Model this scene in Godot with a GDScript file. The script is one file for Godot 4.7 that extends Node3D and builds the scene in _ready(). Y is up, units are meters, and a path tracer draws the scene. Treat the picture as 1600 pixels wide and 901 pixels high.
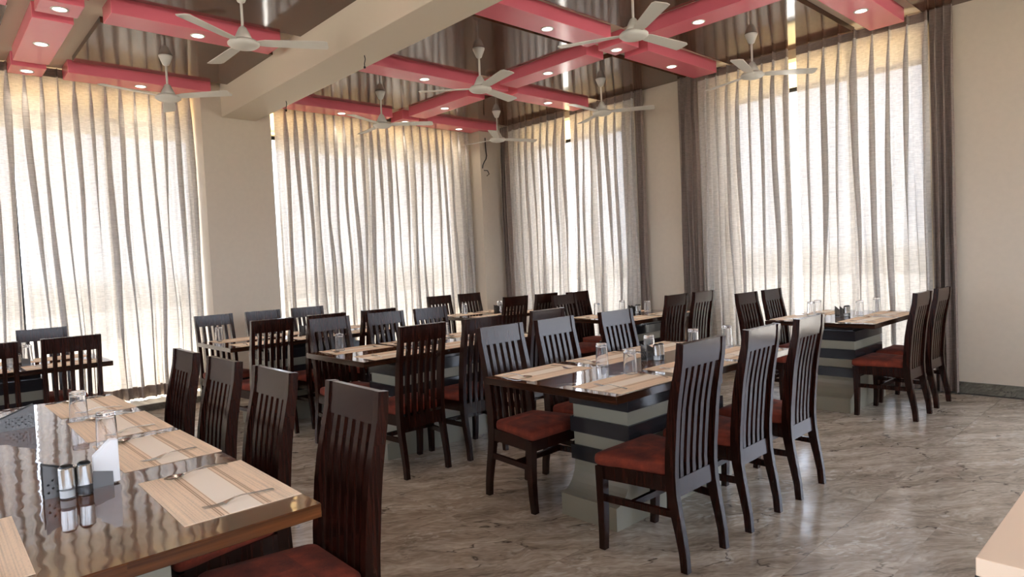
extends Node3D

# ---------------------------------------------------------------- numbers of the place
const TOP := 0.765          # table top
const PANEL := 3.475        # underside of the brown ceiling panels
const SLAB := 3.525         # plaster slab above the channels
const BEAM := 3.40          # underside of the pink beams
const WX := 6.95            # right-hand wall face
const WZ := -7.6            # back wall face

var rng := RandomNumberGenerator.new()
var taken := {}
var M := {}

# ---------------------------------------------------------------- naming helpers
func numbered(called: String) -> String:
	var n: int = taken.get(called, 0)
	taken[called] = n + 1
	return called if n == 0 else "%s_%03d" % [called, n]

func tag(o: Node3D, label: String, category: String = "", group: String = "", kind: String = "") -> Node3D:
	if label != "": o.set_meta("label", label)
	if category != "": o.set_meta("category", category)
	if group != "": o.set_meta("group", group)
	elif o.has_meta("group"): o.remove_meta("group")
	if kind != "": o.set_meta("kind", kind)
	return o

func thing(called: String, label: String, category: String, at := Vector3.ZERO, turn := 0.0, group := "") -> Node3D:
	var o := Node3D.new()
	o.name = numbered(called)
	add_child(o)
	o.position = at
	o.rotation.y = turn
	tag(o, label, category, group)
	return o

func part(called: String, mesh: Mesh, mat: Material, parent: Node3D) -> MeshInstance3D:
	var o := MeshInstance3D.new()
	o.name = called
	o.mesh = mesh
	o.material_override = mat
	parent.add_child(o, true)
	return o

func solo(called: String, mesh: Mesh, mat: Material) -> MeshInstance3D:
	var o := MeshInstance3D.new()
	o.name = numbered(called)
	o.mesh = mesh
	o.material_override = mat
	add_child(o)
	return o

func struct(called: String, mesh: Mesh, mat: Material) -> MeshInstance3D:
	var o := MeshInstance3D.new()
	o.name = called
	o.mesh = mesh
	o.material_override = mat
	add_child(o, true)
	o.set_meta("kind", "structure")
	return o

func dup(root: Node3D, called: String, at: Vector3, turn: float, label: String, group := "") -> Node3D:
	var r: Node3D = root.duplicate()
	r.name = numbered(called)
	add_child(r)
	r.position = at
	r.rotation.y = turn
	tag(r, label, "", group)
	return r

# ---------------------------------------------------------------- shape helpers
func begin() -> SurfaceTool:
	var st := SurfaceTool.new()
	st.begin(Mesh.PRIMITIVE_TRIANGLES)
	st.set_smooth_group(-1)
	return st

func done(st: SurfaceTool, tangents := false) -> ArrayMesh:
	st.generate_normals()
	if tangents: st.generate_tangents()
	return st.commit()

# corners counter-clockwise seen from outside
func quad(st: SurfaceTool, a: Vector3, b: Vector3, c: Vector3, d: Vector3, ua := Vector2.ZERO, ub := Vector2.ZERO, uc := Vector2.ZERO, ud := Vector2.ZERO) -> void:
	for k in [[a, ua], [c, uc], [b, ub], [a, ua], [d, ud], [c, uc]]:
		st.set_uv(k[1])
		st.add_vertex(k[0])

func tri(st: SurfaceTool, a: Vector3, b: Vector3, c: Vector3) -> void:
	for k in [a, c, b]:
		st.set_uv(Vector2(k.x, k.z))
		st.add_vertex(k)

# chamfered box; b = chamfer
func bx(st: SurfaceTool, c: Vector3, s: Vector3, b := 0.0, basis := Basis()) -> void:
	var h := s * 0.5
	st.set_smooth_group(-1)
	if b <= 0.0:
		for ax in 3:
			for sg in [-1.0, 1.0]:
				var n := Vector3.ZERO; n[ax] = sg
				var u := Vector3.ZERO; u[(ax + 1) % 3] = 1.0
				var v := n.cross(u)
				var p := [ -u - v, u - v, u + v, -u + v]
				var q := []
				for k in p: q.append(c + basis * ((n + k) * h))
				var hu := absf(h.dot(u.abs())); var hv := absf(h.dot(v.abs()))
				quad(st, q[0], q[1], q[2], q[3], Vector2(-hu, -hv), Vector2(hu, -hv), Vector2(hu, hv), Vector2(-hu, hv))
		return
	var P := func(sx: float, sy: float, sz: float, ax: int) -> Vector3:
		var v := Vector3(sx * (h.x - (0.0 if ax == 0 else b)), sy * (h.y - (0.0 if ax == 1 else b)), sz * (h.z - (0.0 if ax == 2 else b)))
		return c + basis * v
	for ax in 3:
		var a1 := (ax + 1) % 3
		var a2 := (ax + 2) % 3
		for sg in [-1.0, 1.0]:
			var q := []
			var uv := []
			for k in [[-1.0, -1.0], [1.0, -1.0], [1.0, 1.0], [-1.0, 1.0]]:
				var d := [0.0, 0.0, 0.0]
				d[ax] = sg; d[a1] = k[0]; d[a2] = k[1]
				q.append(P.call(d[0], d[1], d[2], ax))
				uv.append(Vector2(k[0] * h[a1], k[1] * h[a2]))
			if sg > 0: quad(st, q[0], q[1], q[2], q[3], uv[0], uv[1], uv[2], uv[3])
			else: quad(st, q[0], q[3], q[2], q[1], uv[0], uv[3], uv[2], uv[1])
	# edges
	for ax in 3:                                   # edge runs along ax
		var a1 := (ax + 1) % 3
		var a2 := (ax + 2) % 3
		for s1 in [-1.0, 1.0]:
			for s2 in [-1.0, 1.0]:
				var d := [0.0, 0.0, 0.0]
				d[a1] = s1; d[a2] = s2
				var lo := d.duplicate(); lo[ax] = -1.0
				var hi := d.duplicate(); hi[ax] = 1.0
				var q := [P.call(lo[0], lo[1], lo[2], a1), P.call(hi[0], hi[1], hi[2], a1), P.call(hi[0], hi[1], hi[2], a2), P.call(lo[0], lo[1], lo[2], a2)]
				if s1 * s2 > 0: quad(st, q[3], q[2], q[1], q[0])
				else: quad(st, q[0], q[1], q[2], q[3])
	for sx in [-1.0, 1.0]:
		for sy in [-1.0, 1.0]:
			for sz in [-1.0, 1.0]:
				var a: Vector3 = P.call(sx, sy, sz, 0)
				var e: Vector3 = P.call(sx, sy, sz, 1)
				var f: Vector3 = P.call(sx, sy, sz, 2)
				if sx * sy * sz > 0: tri(st, a, e, f)
				else: tri(st, a, f, e)

func box_mesh(c: Vector3, s: Vector3, b := 0.0) -> ArrayMesh:
	var st := begin()
	bx(st, c, s, b)
	return done(st)

func span(x0: float, x1: float, y0: float, y1: float, z0: float, z1: float, b := 0.0) -> ArrayMesh:
	return box_mesh(Vector3((x0 + x1) / 2, (y0 + y1) / 2, (z0 + z1) / 2), Vector3(x1 - x0, y1 - y0, z1 - z0), b)

# rectangular bar swept along pts; side = width axis, sizes = (width, thickness) per point
func bar(st: SurfaceTool, pts: Array, sizes: Array, side: Vector3) -> void:
	var rings := []
	for i in pts.size():
		var t: Vector3 = (pts[mini(i + 1, pts.size() - 1)] - pts[maxi(i - 1, 0)]).normalized()
		var s: Vector3 = (side - t * side.dot(t)).normalized()
		var n := s.cross(t)
		var w: float = sizes[i].x / 2
		var h: float = sizes[i].y / 2
		rings.append([pts[i] - s * w - n * h, pts[i] + s * w - n * h, pts[i] + s * w + n * h, pts[i] - s * w + n * h])
	var len := 0.0
	for i in pts.size() - 1:
		var nl: float = len + (pts[i + 1] - pts[i]).length()
		for k in 4:
			st.set_smooth_group(k + 1)
			var m := (k + 1) % 4
			quad(st, rings[i][k], rings[i + 1][k], rings[i + 1][m], rings[i][m], Vector2(k * 0.1, len), Vector2(k * 0.1, nl), Vector2(k * 0.1 + 0.05, nl), Vector2(k * 0.1 + 0.05, len))
		len = nl
	st.set_smooth_group(-1)
	var r0: Array = rings[0]
	var r1: Array = rings[-1]
	quad(st, r0[0], r0[1], r0[2], r0[3])
	quad(st, r1[3], r1[2], r1[1], r1[0])

# profile: (radius, height) going up on the outside; smooth
func lathe(st: SurfaceTool, prof: Array, seg := 20, c := Vector3.ZERO, smooth := true) -> void:
	for i in prof.size() - 1:
		st.set_smooth_group((1 if smooth else i + 1))
		for k in seg:
			var a0 := TAU * k / seg
			var a1 := TAU * (k + 1) / seg
			var f := func(p: Vector2, a: float) -> Vector3: return c + Vector3(cos(a) * p.x, p.y, sin(a) * p.x)
			var A: Vector3 = f.call(prof[i], a0)
			var B: Vector3 = f.call(prof[i], a1)
			var C: Vector3 = f.call(prof[i + 1], a1)
			var D: Vector3 = f.call(prof[i + 1], a0)
			if prof[i].x < 1e-5: tri(st, A, D, C)
			elif prof[i + 1].x < 1e-5: tri(st, A, D, B)
			else: quad(st, A, D, C, B)
	st.set_smooth_group(-1)

func tube(st: SurfaceTool, pts: Array, r: float, seg := 6) -> void:
	var rings := []
	for i in pts.size():
		var t: Vector3 = (pts[mini(i + 1, pts.size() - 1)] - pts[maxi(i - 1, 0)]).normalized()
		var s := t.cross(Vector3(0.31, 0.2, 0.93)).normalized()
		var n := t.cross(s)
		var ring := []
		for k in seg: ring.append(pts[i] + (s * cos(TAU * k / seg) + n * sin(TAU * k / seg)) * r)
		rings.append(ring)
	st.set_smooth_group(1)
	for i in pts.size() - 1:
		for k in seg:
			var m := (k + 1) % seg
			quad(st, rings[i][k], rings[i][m], rings[i + 1][m], rings[i + 1][k])
	st.set_smooth_group(-1)

# outline (x, y) counter-clockwise, extruded along z from z0 to z1
func extrude(st: SurfaceTool, outline: PackedVector2Array, z0: float, z1: float, smooth := false) -> void:
	var n := outline.size()
	for i in n:
		var a := outline[i]
		var b := outline[(i + 1) % n]
		st.set_smooth_group(-1)
		quad(st, Vector3(a.x, a.y, z1), Vector3(a.x, a.y, z0), Vector3(b.x, b.y, z0), Vector3(b.x, b.y, z1), Vector2(a.x + a.y, z1), Vector2(a.x + a.y, z0), Vector2(b.x + b.y, z0), Vector2(b.x + b.y, z1))
	var ids := Geometry2D.triangulate_polygon(outline)
	for k in range(0, ids.size(), 3):
		var p := [outline[ids[k]], outline[ids[k + 1]], outline[ids[k + 2]]]
		if (p[1] - p[0]).cross(p[2] - p[0]) < 0: p = [p[0], p[2], p[1]]
		tri(st, Vector3(p[0].x, p[0].y, z1), Vector3(p[1].x, p[1].y, z1), Vector3(p[2].x, p[2].y, z1))
		tri(st, Vector3(p[0].x, p[0].y, z0), Vector3(p[2].x, p[2].y, z0), Vector3(p[1].x, p[1].y, z0))

# ---------------------------------------------------------------- materials
func mat(called: String, color: Color, rough := 0.6, metal := 0.0) -> StandardMaterial3D:
	var m := StandardMaterial3D.new()
	m.resource_name = called
	m.albedo_color = color
	m.roughness = rough
	m.metallic = metal
	M[called] = m
	return m

func noise_of(seed_: int, freq: float, oct := 4) -> FastNoiseLite:
	var n := FastNoiseLite.new()
	n.seed = seed_
	n.frequency = freq
	n.noise_type = FastNoiseLite.TYPE_SIMPLEX_SMOOTH
	n.fractal_octaves = oct
	return n

func tex(w: int, h: int, f: Callable) -> ImageTexture:
	var im := Image.create(w, h, false, Image.FORMAT_RGB8)
	for y in h:
		for x in w:
			im.set_pixel(x, y, f.call(x, y))
	return ImageTexture.create_from_image(im)

func triplanar(m: StandardMaterial3D, scale: Vector3, world := false) -> void:
	m.uv1_triplanar = true
	m.uv1_world_triplanar = world
	m.uv1_scale = scale

func make_materials() -> void:
	# grey-brown marble with veins that run across it
	var n1 := noise_of(3, 0.004, 4)
	var n2 := noise_of(9, 0.0065, 5)
	var n3 := noise_of(21, 0.035, 3)
	var n4 := noise_of(33, 0.004, 3)
	var marble := tex(1024, 1024, func(x, y):
		var w1: float = n1.get_noise_2d(x, y)
		var w2: float = n1.get_noise_2d(x + 900, y + 400)
		var px: float = x + 32.0 * w1
		var py: float = y + 32.0 * w2
		var u: float = px * 0.8 + py * 0.6
		var v: float = py * 0.8 - px * 0.6
		var a: float = n2.get_noise_2d(u * 0.45, v * 1.9)
		var b: float = n3.get_noise_2d(u * 0.35, v * 1.5)
		var zone: float = smoothstep(0.10, 0.42, n4.get_noise_2d(u * 0.6 + 300, v * 1.5))
		var f: float = n3.get_noise_2d(u * 1.1 + 30, v * 3.6)
		var g: float = 0.5 + 0.5 * a + 0.24 * b + 0.26 * f
		var c := Color(0.50, 0.445, 0.385).lerp(Color(0.81, 0.76, 0.69), clampf(g, 0, 1))
		var chip: float = smoothstep(0.12, 0.4, n3.get_noise_2d(u * 0.8 + 77, v * 1.7))
		c = c.lerp(Color(0.83, 0.80, 0.75), zone * chip * 0.65)
		var crack: float = 1.0 - minf(1.0, absf(n2.get_noise_2d(u * 0.55 + 500, v * 1.5)) * 16.0)
		c = c.lerp(Color(0.24, 0.205, 0.175), pow(maxf(crack, 0.0), 2.0) * (0.22 + 0.6 * smoothstep(0.0, 0.35, n4.get_noise_2d(u + 40, v))))
		return c)
	var m := mat("marble", Color.WHITE, 0.17)
	m.albedo_texture = marble
	m = mat("marble_dark", Color(0.62, 0.64, 0.62), 0.3)
	m.albedo_texture = marble
	triplanar(m, Vector3(0.6, 0.6, 0.6), true)
	mat("grout", Color(0.42, 0.39, 0.36), 0.8)
	mat("sunlit_cap", Color(0.88, 0.86, 0.80), 0.35)  # paler than the kerb: sunlight on the ledge is put into this colour
	# walls
	var wn := noise_of(5, 0.05, 3)
	var plaster := tex(256, 256, func(x, y):
		var v: float = 0.985 + 0.012 * wn.get_noise_2d(x, y)
		return Color(v, v, v))
	m = mat("plaster", Color(0.80, 0.745, 0.665), 0.75)
	m.albedo_texture = plaster
	triplanar(m, Vector3.ONE, true)
	m = mat("slab", Color(0.81, 0.755, 0.67), 0.75)
	mat("pink", Color(0.88, 0.45, 0.50), 0.22)
	# brown laminate ceiling
	var cn := noise_of(12, 0.02, 4)
	var lam := tex(256, 512, func(x, y):
		var v: float = 0.86 + 0.16 * cn.get_noise_2d(x * 2.2, y * 0.16)
		return Color(v, v * 0.98, v * 0.96))
	m = mat("ceiling_laminate", Color(0.40, 0.245, 0.17), 0.09)
	m.albedo_texture = lam
	triplanar(m, Vector3(1.3, 1.3, 0.6), true)
	var rip := NoiseTexture2D.new()
	rip.width = 256; rip.height = 256; rip.seamless = true; rip.as_normal_map = true; rip.bump_strength = 2.0
	rip.noise = noise_of(77, 0.012, 2)
	m.normal_enabled = true; m.normal_texture = rip; m.normal_scale = 0.035
	# dark chair wood
	var gn := noise_of(31, 0.02, 4)
	var grain := tex(256, 512, func(x, y):
		var v: float = 0.8 + 0.3 * gn.get_noise_2d(x * 3.5, y * 0.22) + 0.1 * gn.get_noise_2d(x * 9.0 + 40, y * 0.6)
		return Color(v, v * 0.97, v * 0.94))
	m = mat("chair_wood", Color(0.19, 0.088, 0.06), 0.22)
	m.albedo_texture = grain
	triplanar(m, Vector3(3, 1.2, 3))
	m.metallic_specular = 0.40
	# rust seat cloth
	var sn := noise_of(41, 0.012, 4)
	var sn2 := noise_of(42, 0.2, 2)
	var cloth := tex(256, 256, func(x, y):
		var v: float = 0.78 + 0.40 * sn.get_noise_2d(x, y) + 0.1 * sn2.get_noise_2d(x, y)
		return Color(v, v * 0.98, v * 0.95))
	m = mat("seat_cloth", Color(0.53, 0.20, 0.10), 0.9)
	m.albedo_texture = cloth
	triplanar(m, Vector3(2.2, 2.2, 2.2))
	m.rim_enabled = true; m.rim = 0.25; m.rim_tint = 0.8
	# table laminate, very glossy
	var tn := noise_of(51, 0.02, 4)
	var tl := tex(512, 256, func(x, y):
		var v: float = 0.8 + 0.28 * tn.get_noise_2d(x * 0.12, y * 2.6) + 0.1 * tn.get_noise_2d(x * 0.5, y * 8.0 + 99)
		return Color(v, v * 0.95, v * 0.88))
	m = mat("table_laminate", Color(0.42, 0.26, 0.155), 0.04)
	m.albedo_texture = tl
	triplanar(m, Vector3(0.8, 0.8, 0.8))
	m.metallic_specular = 0.75
	var rt := NoiseTexture2D.new()
	rt.width = 256; rt.height = 256; rt.seamless = true; rt.as_normal_map = true; rt.bump_strength = 2.0
	rt.noise = noise_of(78, 0.05, 2)
	m.normal_enabled = true; m.normal_texture = rt; m.normal_scale = 0.032
	m = mat("table_edge", Color(0.42, 0.25, 0.13), 0.25)
	m.albedo_texture = tl
	triplanar(m, Vector3(0.8, 3.0, 0.8))
	m = mat("table_edge_dark", Color(0.23, 0.135, 0.09), 0.15)
	m.albedo_texture = tl
	triplanar(m, Vector3(0.8, 3.0, 0.8))
	mat("band_dark", Color(0.16, 0.15, 0.155), 0.12)
	mat("band_light", Color(0.55, 0.525, 0.455), 0.3)
	# placemat print: stripes along the long side, a plain strip in the middle
	var pn := noise_of(61, 0.05, 3)
	var matimg := tex(256, 160, func(x, y):
		var v: float = y / 160.0
		var d: float = absf(v - 0.5)
		var c := Color(0.98, 0.87, 0.74)
		if d < 0.14: c = Color(0.985, 0.93, 0.85)
		else:
			var s: float = pn.get_noise_2d(x * 0.05, y * 7.0)
			c = c.darkened(clampf(0.03 + 0.15 * s, 0.0, 0.2))
			c = c.darkened(0.05 * clampf(pn.get_noise_2d(x * 3.0, y * 6.0 + 50) * 2.0, 0, 1))
		if absf(d - 0.15) < 0.006 or absf(d - 0.19) < 0.006 or absf(d - 0.21) < 0.005: c = Color(0.74, 0.61, 0.48)
		return c)
	m = mat("placemat", Color.WHITE, 0.7)
	m.albedo_texture = matimg
	mat("steel", Color(0.78, 0.77, 0.75), 0.22, 1.0)
	mat("steel_dark", Color(0.42, 0.41, 0.40), 0.35, 0.9)
	mat("black_plastic", Color(0.05, 0.05, 0.05), 0.3)
	mat("salt", Color(0.95, 0.95, 0.93), 0.9)
	mat("pepper", Color(0.20, 0.17, 0.14), 0.9)
	mat("paper", Color(0.96, 0.955, 0.95), 0.8)
	m = mat("clear_glass", Color(1, 1, 1, 0.03), 0.0)
	m.transparency = BaseMaterial3D.TRANSPARENCY_ALPHA
	m.refraction_enabled = true
	m.refraction_scale = 0.05
	m = mat("pane_glass", Color(0.95, 0.98, 1.0, 0.04), 0.02)
	m.transparency = BaseMaterial3D.TRANSPARENCY_ALPHA
	m = mat("lit_lintel", Color(0.92, 0.83, 0.68), 0.5)  # warm backlit colour in place of a lit lintel wall
	m.backlight_enabled = true; m.backlight = Color(1.5, 1.4, 1.2)
	mat("frame_dark", Color(0.10, 0.09, 0.085), 0.4, 0.3)
	# sheer linen
	var ln := noise_of(71, 0.06, 3)
	var linen := tex(256, 256, func(x, y):
		var v: float = 0.93 + 0.12 * ln.get_noise_2d(x * 0.3, y * 3.0) + 0.04 * ln.get_noise_2d(x * 3.0, y * 0.4 + 70)
		return Color(v, v * 0.985, v * 0.96))
	m = mat("linen", Color(0.86, 0.845, 0.83, 0.95), 0.9)
	m.transparency = BaseMaterial3D.TRANSPARENCY_ALPHA
	m.albedo_texture = linen
	m.backlight_enabled = true; m.backlight = Color(0.68, 0.67, 0.655)
	m = mat("drape", Color(0.56, 0.50, 0.465), 0.8)
	m.albedo_texture = linen
	m.rim_enabled = true; m.rim = 0.3
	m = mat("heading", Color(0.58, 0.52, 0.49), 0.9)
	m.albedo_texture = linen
	mat("fan_white", Color(0.80, 0.785, 0.74), 0.35)
	mat("cable", Color(0.05, 0.045, 0.04), 0.5)
	mat("cream_top", Color(0.97, 0.86, 0.74), 0.35)
	mat("cream_side", Color(0.74, 0.70, 0.64), 0.5)
	mat("edge_dark", Color(0.12, 0.10, 0.09), 0.5)
	mat("concrete", Color(0.72, 0.70, 0.66), 0.9)
	m = mat("glow", Color(1, 0.98, 0.94), 0.4)
	m.emission_enabled = true; m.emission = Color(1.0, 0.97, 0.92); m.emission_energy_multiplier = 1.6

# ---------------------------------------------------------------- curtains
# A hanging sheet from a to b along one wall; "room" points into the room. Pleated at the head, looser below.
func curtain_mesh(a: Vector3, b: Vector3, room: Vector3, top: float, bottom: float, pleats: int, deep: float, seed_: int, pull := Vector2.ZERO, pinch := 1.0, tape := 0.085, shade_hem := 2) -> Array:
	var along := (b - a)
	var W := along.length()
	along = along / W
	var P := W / pleats
	var nz := noise_of(seed_, 0.5, 2)
	var per := 22
	var rows := 32
	var grid := []
	for r in rows + 1:
		var v := float(r) / rows
		v = pow(v, 1.35)                          # more rows near the head
		if tape > 0.0: v = tape / (top - bottom) * r / 2.0 if r <= 2 else (1.0 - 0.06 * (rows - r) / (top - bottom) if r >= rows - shade_hem else lerpf(tape / (top - bottom), 1.0 - 0.12 / (top - bottom), pow((r - 2.0) / (rows - shade_hem - 2.0), 1.35)))
		var row := []
		var y := top + (bottom - top) * v
		for i in pleats * per + 1:
			var pl := i / per
			var t := float(i % per) / per
			if i == pleats * per: pl = pleats - 1; t = 1.0
			var open := smoothstep(0.0, 0.14, v)   # how far the pinch has opened
			var loose := smoothstep(0.05, 0.8, v)
			var flat := lerpf(0.62, 0.46, loose) 
			var wide := lerpf(0.90, 0.75, open) - 0.07 * loose
			var jit := nz.get_noise_2d(pl * 7.3, v * 2.2 + 3.0)
			var jit2 := nz.get_noise_2d(pl * 5.1 + 90.0, v * 1.6)
			var A := deep * lerpf(0.6, 1.0, open) * (1.0 + 0.75 * jit)
			var x: float
			var d: float
			if t < flat:
				var s := t / flat
				x = wide * s
				d = -0.22 * A * sin(PI * s) * (0.4 + loose) + 0.55 * A * loose * sin(TAU * s * (1.5 if jit2 > 0.0 else 1.0)) * (0.5 + 1.6 * absf(jit))
				x += 0.06 * loose * sin(TAU * 2.0 * s) * (1.0 + jit)
			else:
				var s := (t - flat) / (1.0 - flat)
				var over := pinch * lerpf(lerpf(0.07, 0.24, open), 0.15, loose) * (1.0 + 0.6 * jit2)
				x = wide + (1.0 - wide) * s + over * sin(TAU * s)
				d = A * pow(sin(PI * s), 0.8)
			var drift := loose * P * 0.55 * jit2
			# neighbours share the drift at their common edge
			var e0 := loose * P * 0.55 * nz.get_noise_2d(float(pl) * 3.7 + 11.0, v * 1.7)
			var e1 := loose * P * 0.55 * nz.get_noise_2d(float(pl + 1) * 3.7 + 11.0, v * 1.7)
			if pl == 0: e0 = 0.0
			if pl == pleats - 1: e1 = 0.0
			drift = lerpf(e0, e1, t) + drift * sin(PI * t) * 0.5
			var u := (pl + x) * P + drift
			u += lerpf(pull.x, pull.y, u / W) * smoothstep(0.1, 0.9, v)
			var yy := y
			if r == rows: yy += 0.02 * nz.get_noise_2d(pl * 2.0 + t, 50.0)
			row.append([a * Vector3(1, 0, 1) + along * u + room * d + Vector3(0, yy, 0), Vector2(i * P / per * 1.6 * 2.2, y * 2.2)])
		grid.append(row)
	var flip := along.cross(Vector3.UP).dot(room) > 0
	var made := []
	for half in [[0, rows], [0, 2], [2, rows - shade_hem], [rows - shade_hem, rows]].slice(0 if tape <= 0.0 else 1, 1 if tape <= 0.0 else 4):
		var st := SurfaceTool.new()
		st.begin(Mesh.PRIMITIVE_TRIANGLES)
		st.set_smooth_group(1)
		for r in range(half[0], half[1]):
			for i in pleats * per:
				var A0: Array = grid[r][i]; var B0: Array = grid[r][i + 1]; var C0: Array = grid[r + 1][i + 1]; var D0: Array = grid[r + 1][i]
				if flip: quad(st, A0[0], D0[0], C0[0], B0[0], A0[1], D0[1], C0[1], B0[1])
				else: quad(st, A0[0], B0[0], C0[0], D0[0], A0[1], B0[1], C0[1], D0[1])
		st.generate_normals()
		made.append(st.commit())
	return made

# ---------------------------------------------------------------- furniture
var chair0: Node3D
func make_chair() -> Node3D:
	var t := thing("dining_chair", "", "chair")
	var w: Material = M.chair_wood
	# rear posts are one piece with the rear legs: a gentle S
	var back := func(y: float) -> float:
		if y < 0.40: return 0.20 - 0.055 * smoothstep(0.0, 0.40, y)
		return 0.145 + 0.022 * smoothstep(0.42, 0.75, y) + 0.05 * smoothstep(0.66, 1.0, y)
	var half := func(y: float) -> float: return 0.164 - 0.001 * y
	for s in [-1.0, 1.0]:
		var st := begin()
		var pts := []; var sz := []
		for k in 13:
			var y := 0.995 * k / 12.0
			pts.append(Vector3(s * half.call(y), y, back.call(y)))
			var d := lerpf(0.034, 0.052, smoothstep(0.0, 0.4, y))
			sz.append(Vector2(0.030, lerpf(d, 0.036, smoothstep(0.6, 1.0, y))))
		bar(st, pts, sz, Vector3.RIGHT)
		part("rear_leg", done(st), w, t)
		st = begin()
		pts = []; sz = []
		for k in 6:
			var y := 0.40 * k / 5.0
			pts.append(Vector3(s * (0.206 + 0.004 * sin(PI * k / 5.0)), y, -0.212 + 0.012 * (1.0 - k / 5.0) - 0.016 * pow(1.0 - k / 5.0, 3)))
			sz.append(Vector2(lerpf(0.032, 0.044, k / 5.0), lerpf(0.032, 0.044, k / 5.0)))
		bar(st, pts, sz, Vector3.RIGHT)
		part("front_leg", done(st), w, t)
		st = begin()
		bar(st, [Vector3(s * 0.200, 0.245, -0.20), Vector3(s * 0.164, 0.245, 0.165)], [Vector2(0.02, 0.03), Vector2(0.02, 0.03)], Vector3.RIGHT)
		part("stretcher", done(st), w, t)
	var st2 := begin()
	bar(st2, [Vector3(-0.19, 0.245, -0.06), Vector3(0.19, 0.245, -0.06)], [Vector2(0.02, 0.028), Vector2(0.02, 0.028)], Vector3.BACK)
	part("stretcher", done(st2), w, t)
	# apron under the cushion
	st2 = begin()
	for s in [-1.0, 1.0]:
		bar(st2, [Vector3(s * 0.208, 0.375, -0.215), Vector3(s * 0.162, 0.375, 0.145)], [Vector2(0.024, 0.07), Vector2(0.024, 0.07)], Vector3.RIGHT)
	bar(st2, [Vector3(-0.208, 0.375, -0.215), Vector3(0.208, 0.375, -0.215)], [Vector2(0.024, 0.07), Vector2(0.024, 0.07)], Vector3.BACK)
	part("apron", done(st2), w, t)
	# cushion: rounded trapezoid with a crown
	st2 = SurfaceTool.new(); st2.begin(Mesh.PRIMITIVE_TRIANGLES); st2.set_smooth_group(1)
	var loops := [[0.965, 0.405], [1.0, 0.416], [1.0, 0.436], [0.985, 0.450], [0.94, 0.458], [0.7, 0.466], [0.35, 0.470]]
	var outline := []
	var corner := [Vector2(-0.235, -0.245), Vector2(0.235, -0.245), Vector2(0.168, 0.124), Vector2(-0.168, 0.124)]
	for c in 4:
		var p: Vector2 = corner[c]
		var pv: Vector2 = (corner[(c + 3) % 4] - p).normalized()
		var nx: Vector2 = (corner[(c + 1) % 4] - p).normalized()
		var rr := 0.035
		for k in 5:
			var u := k / 4.0
			var a := p + pv * rr; var b := p + nx * rr
			outline.append(a.lerp(p, u).lerp(p.lerp(b, u), u))
		outline.append((p + corner[(c + 1) % 4]) / 2)
	var cen := Vector2(0, -0.05)
	var N := outline.size()
	for l in loops.size() - 1:
		for k in N:
			var f := func(i: int, L: Array) -> Vector3:
				var q: Vector2 = cen + (outline[i % N] - cen) * L[0]
				return Vector3(q.x, L[1], q.y)
			quad(st2, f.call(k, loops[l]), f.call(k, loops[l + 1]), f.call(k + 1, loops[l + 1]), f.call(k + 1, loops[l]))
	for k in N:
		var q0: Vector2 = cen + (outline[k] - cen) * 0.35
		var q1: Vector2 = cen + (outline[(k + 1) % N] - cen) * 0.35
		tri(st2, Vector3(cen.x, 0.471, cen.y), Vector3(q1.x, 0.470, q1.y), Vector3(q0.x, 0.470, q0.y))
		q0 = cen + (outline[k] - cen) * 0.965; q1 = cen + (outline[(k + 1) % N] - cen) * 0.965
		tri(st2, Vector3(cen.x, 0.405, cen.y), Vector3(q0.x, 0.405, q0.y), Vector3(q1.x, 0.405, q1.y))
	part("seat", done(st2), M.seat_cloth, t)
	# crest rail, lower rail, five slats
	st2 = begin()
	bar(st2, [Vector3(0, 0.889, back.call(0.889)), Vector3(0, 0.94, back.call(0.94)), Vector3(0, 0.994, back.call(0.994))], [Vector2(0.302, 0.026), Vector2(0.302, 0.026), Vector2(0.302, 0.024)], Vector3.RIGHT)
	part("top_rail", done(st2), w, t)
	st2 = begin()
	bar(st2, [Vector3(0, 0.315, back.call(0.315)), Vector3(0, 0.392, back.call(0.392))], [Vector2(0.302, 0.026), Vector2(0.302, 0.026)], Vector3.RIGHT)
	part("lower_rail", done(st2), w, t)
	for k in 5:
		st2 = begin()
		var pts := []; var sz := []
		for j in 9:
			var y := 0.385 + (0.895 - 0.385) * j / 8.0
			pts.append(Vector3((k - 2) * 0.0505, y, back.call(y)))
			sz.append(Vector2(0.026, 0.022))
		bar(st2, pts, sz, Vector3.RIGHT)
		part("slat", done(st2), w, t)
	return t

func place_chair(x: float, z: float, turn: float, label: String, group := "") -> void:
	var p := Vector3(x, 0, z) - Basis(Vector3.UP, turn) * Vector3(0, 0, 0.2)
	turn += deg_to_rad(rng.randf_range(-1.6, 1.6))
	if not chair0.has_meta("used"):
		chair0.set_meta("used", true)
		chair0.position = p; chair0.rotation.y = turn
		tag(chair0, label, "chair", group)
	else:
		dup(chair0, "dining_chair", p, turn, label, group)

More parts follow.
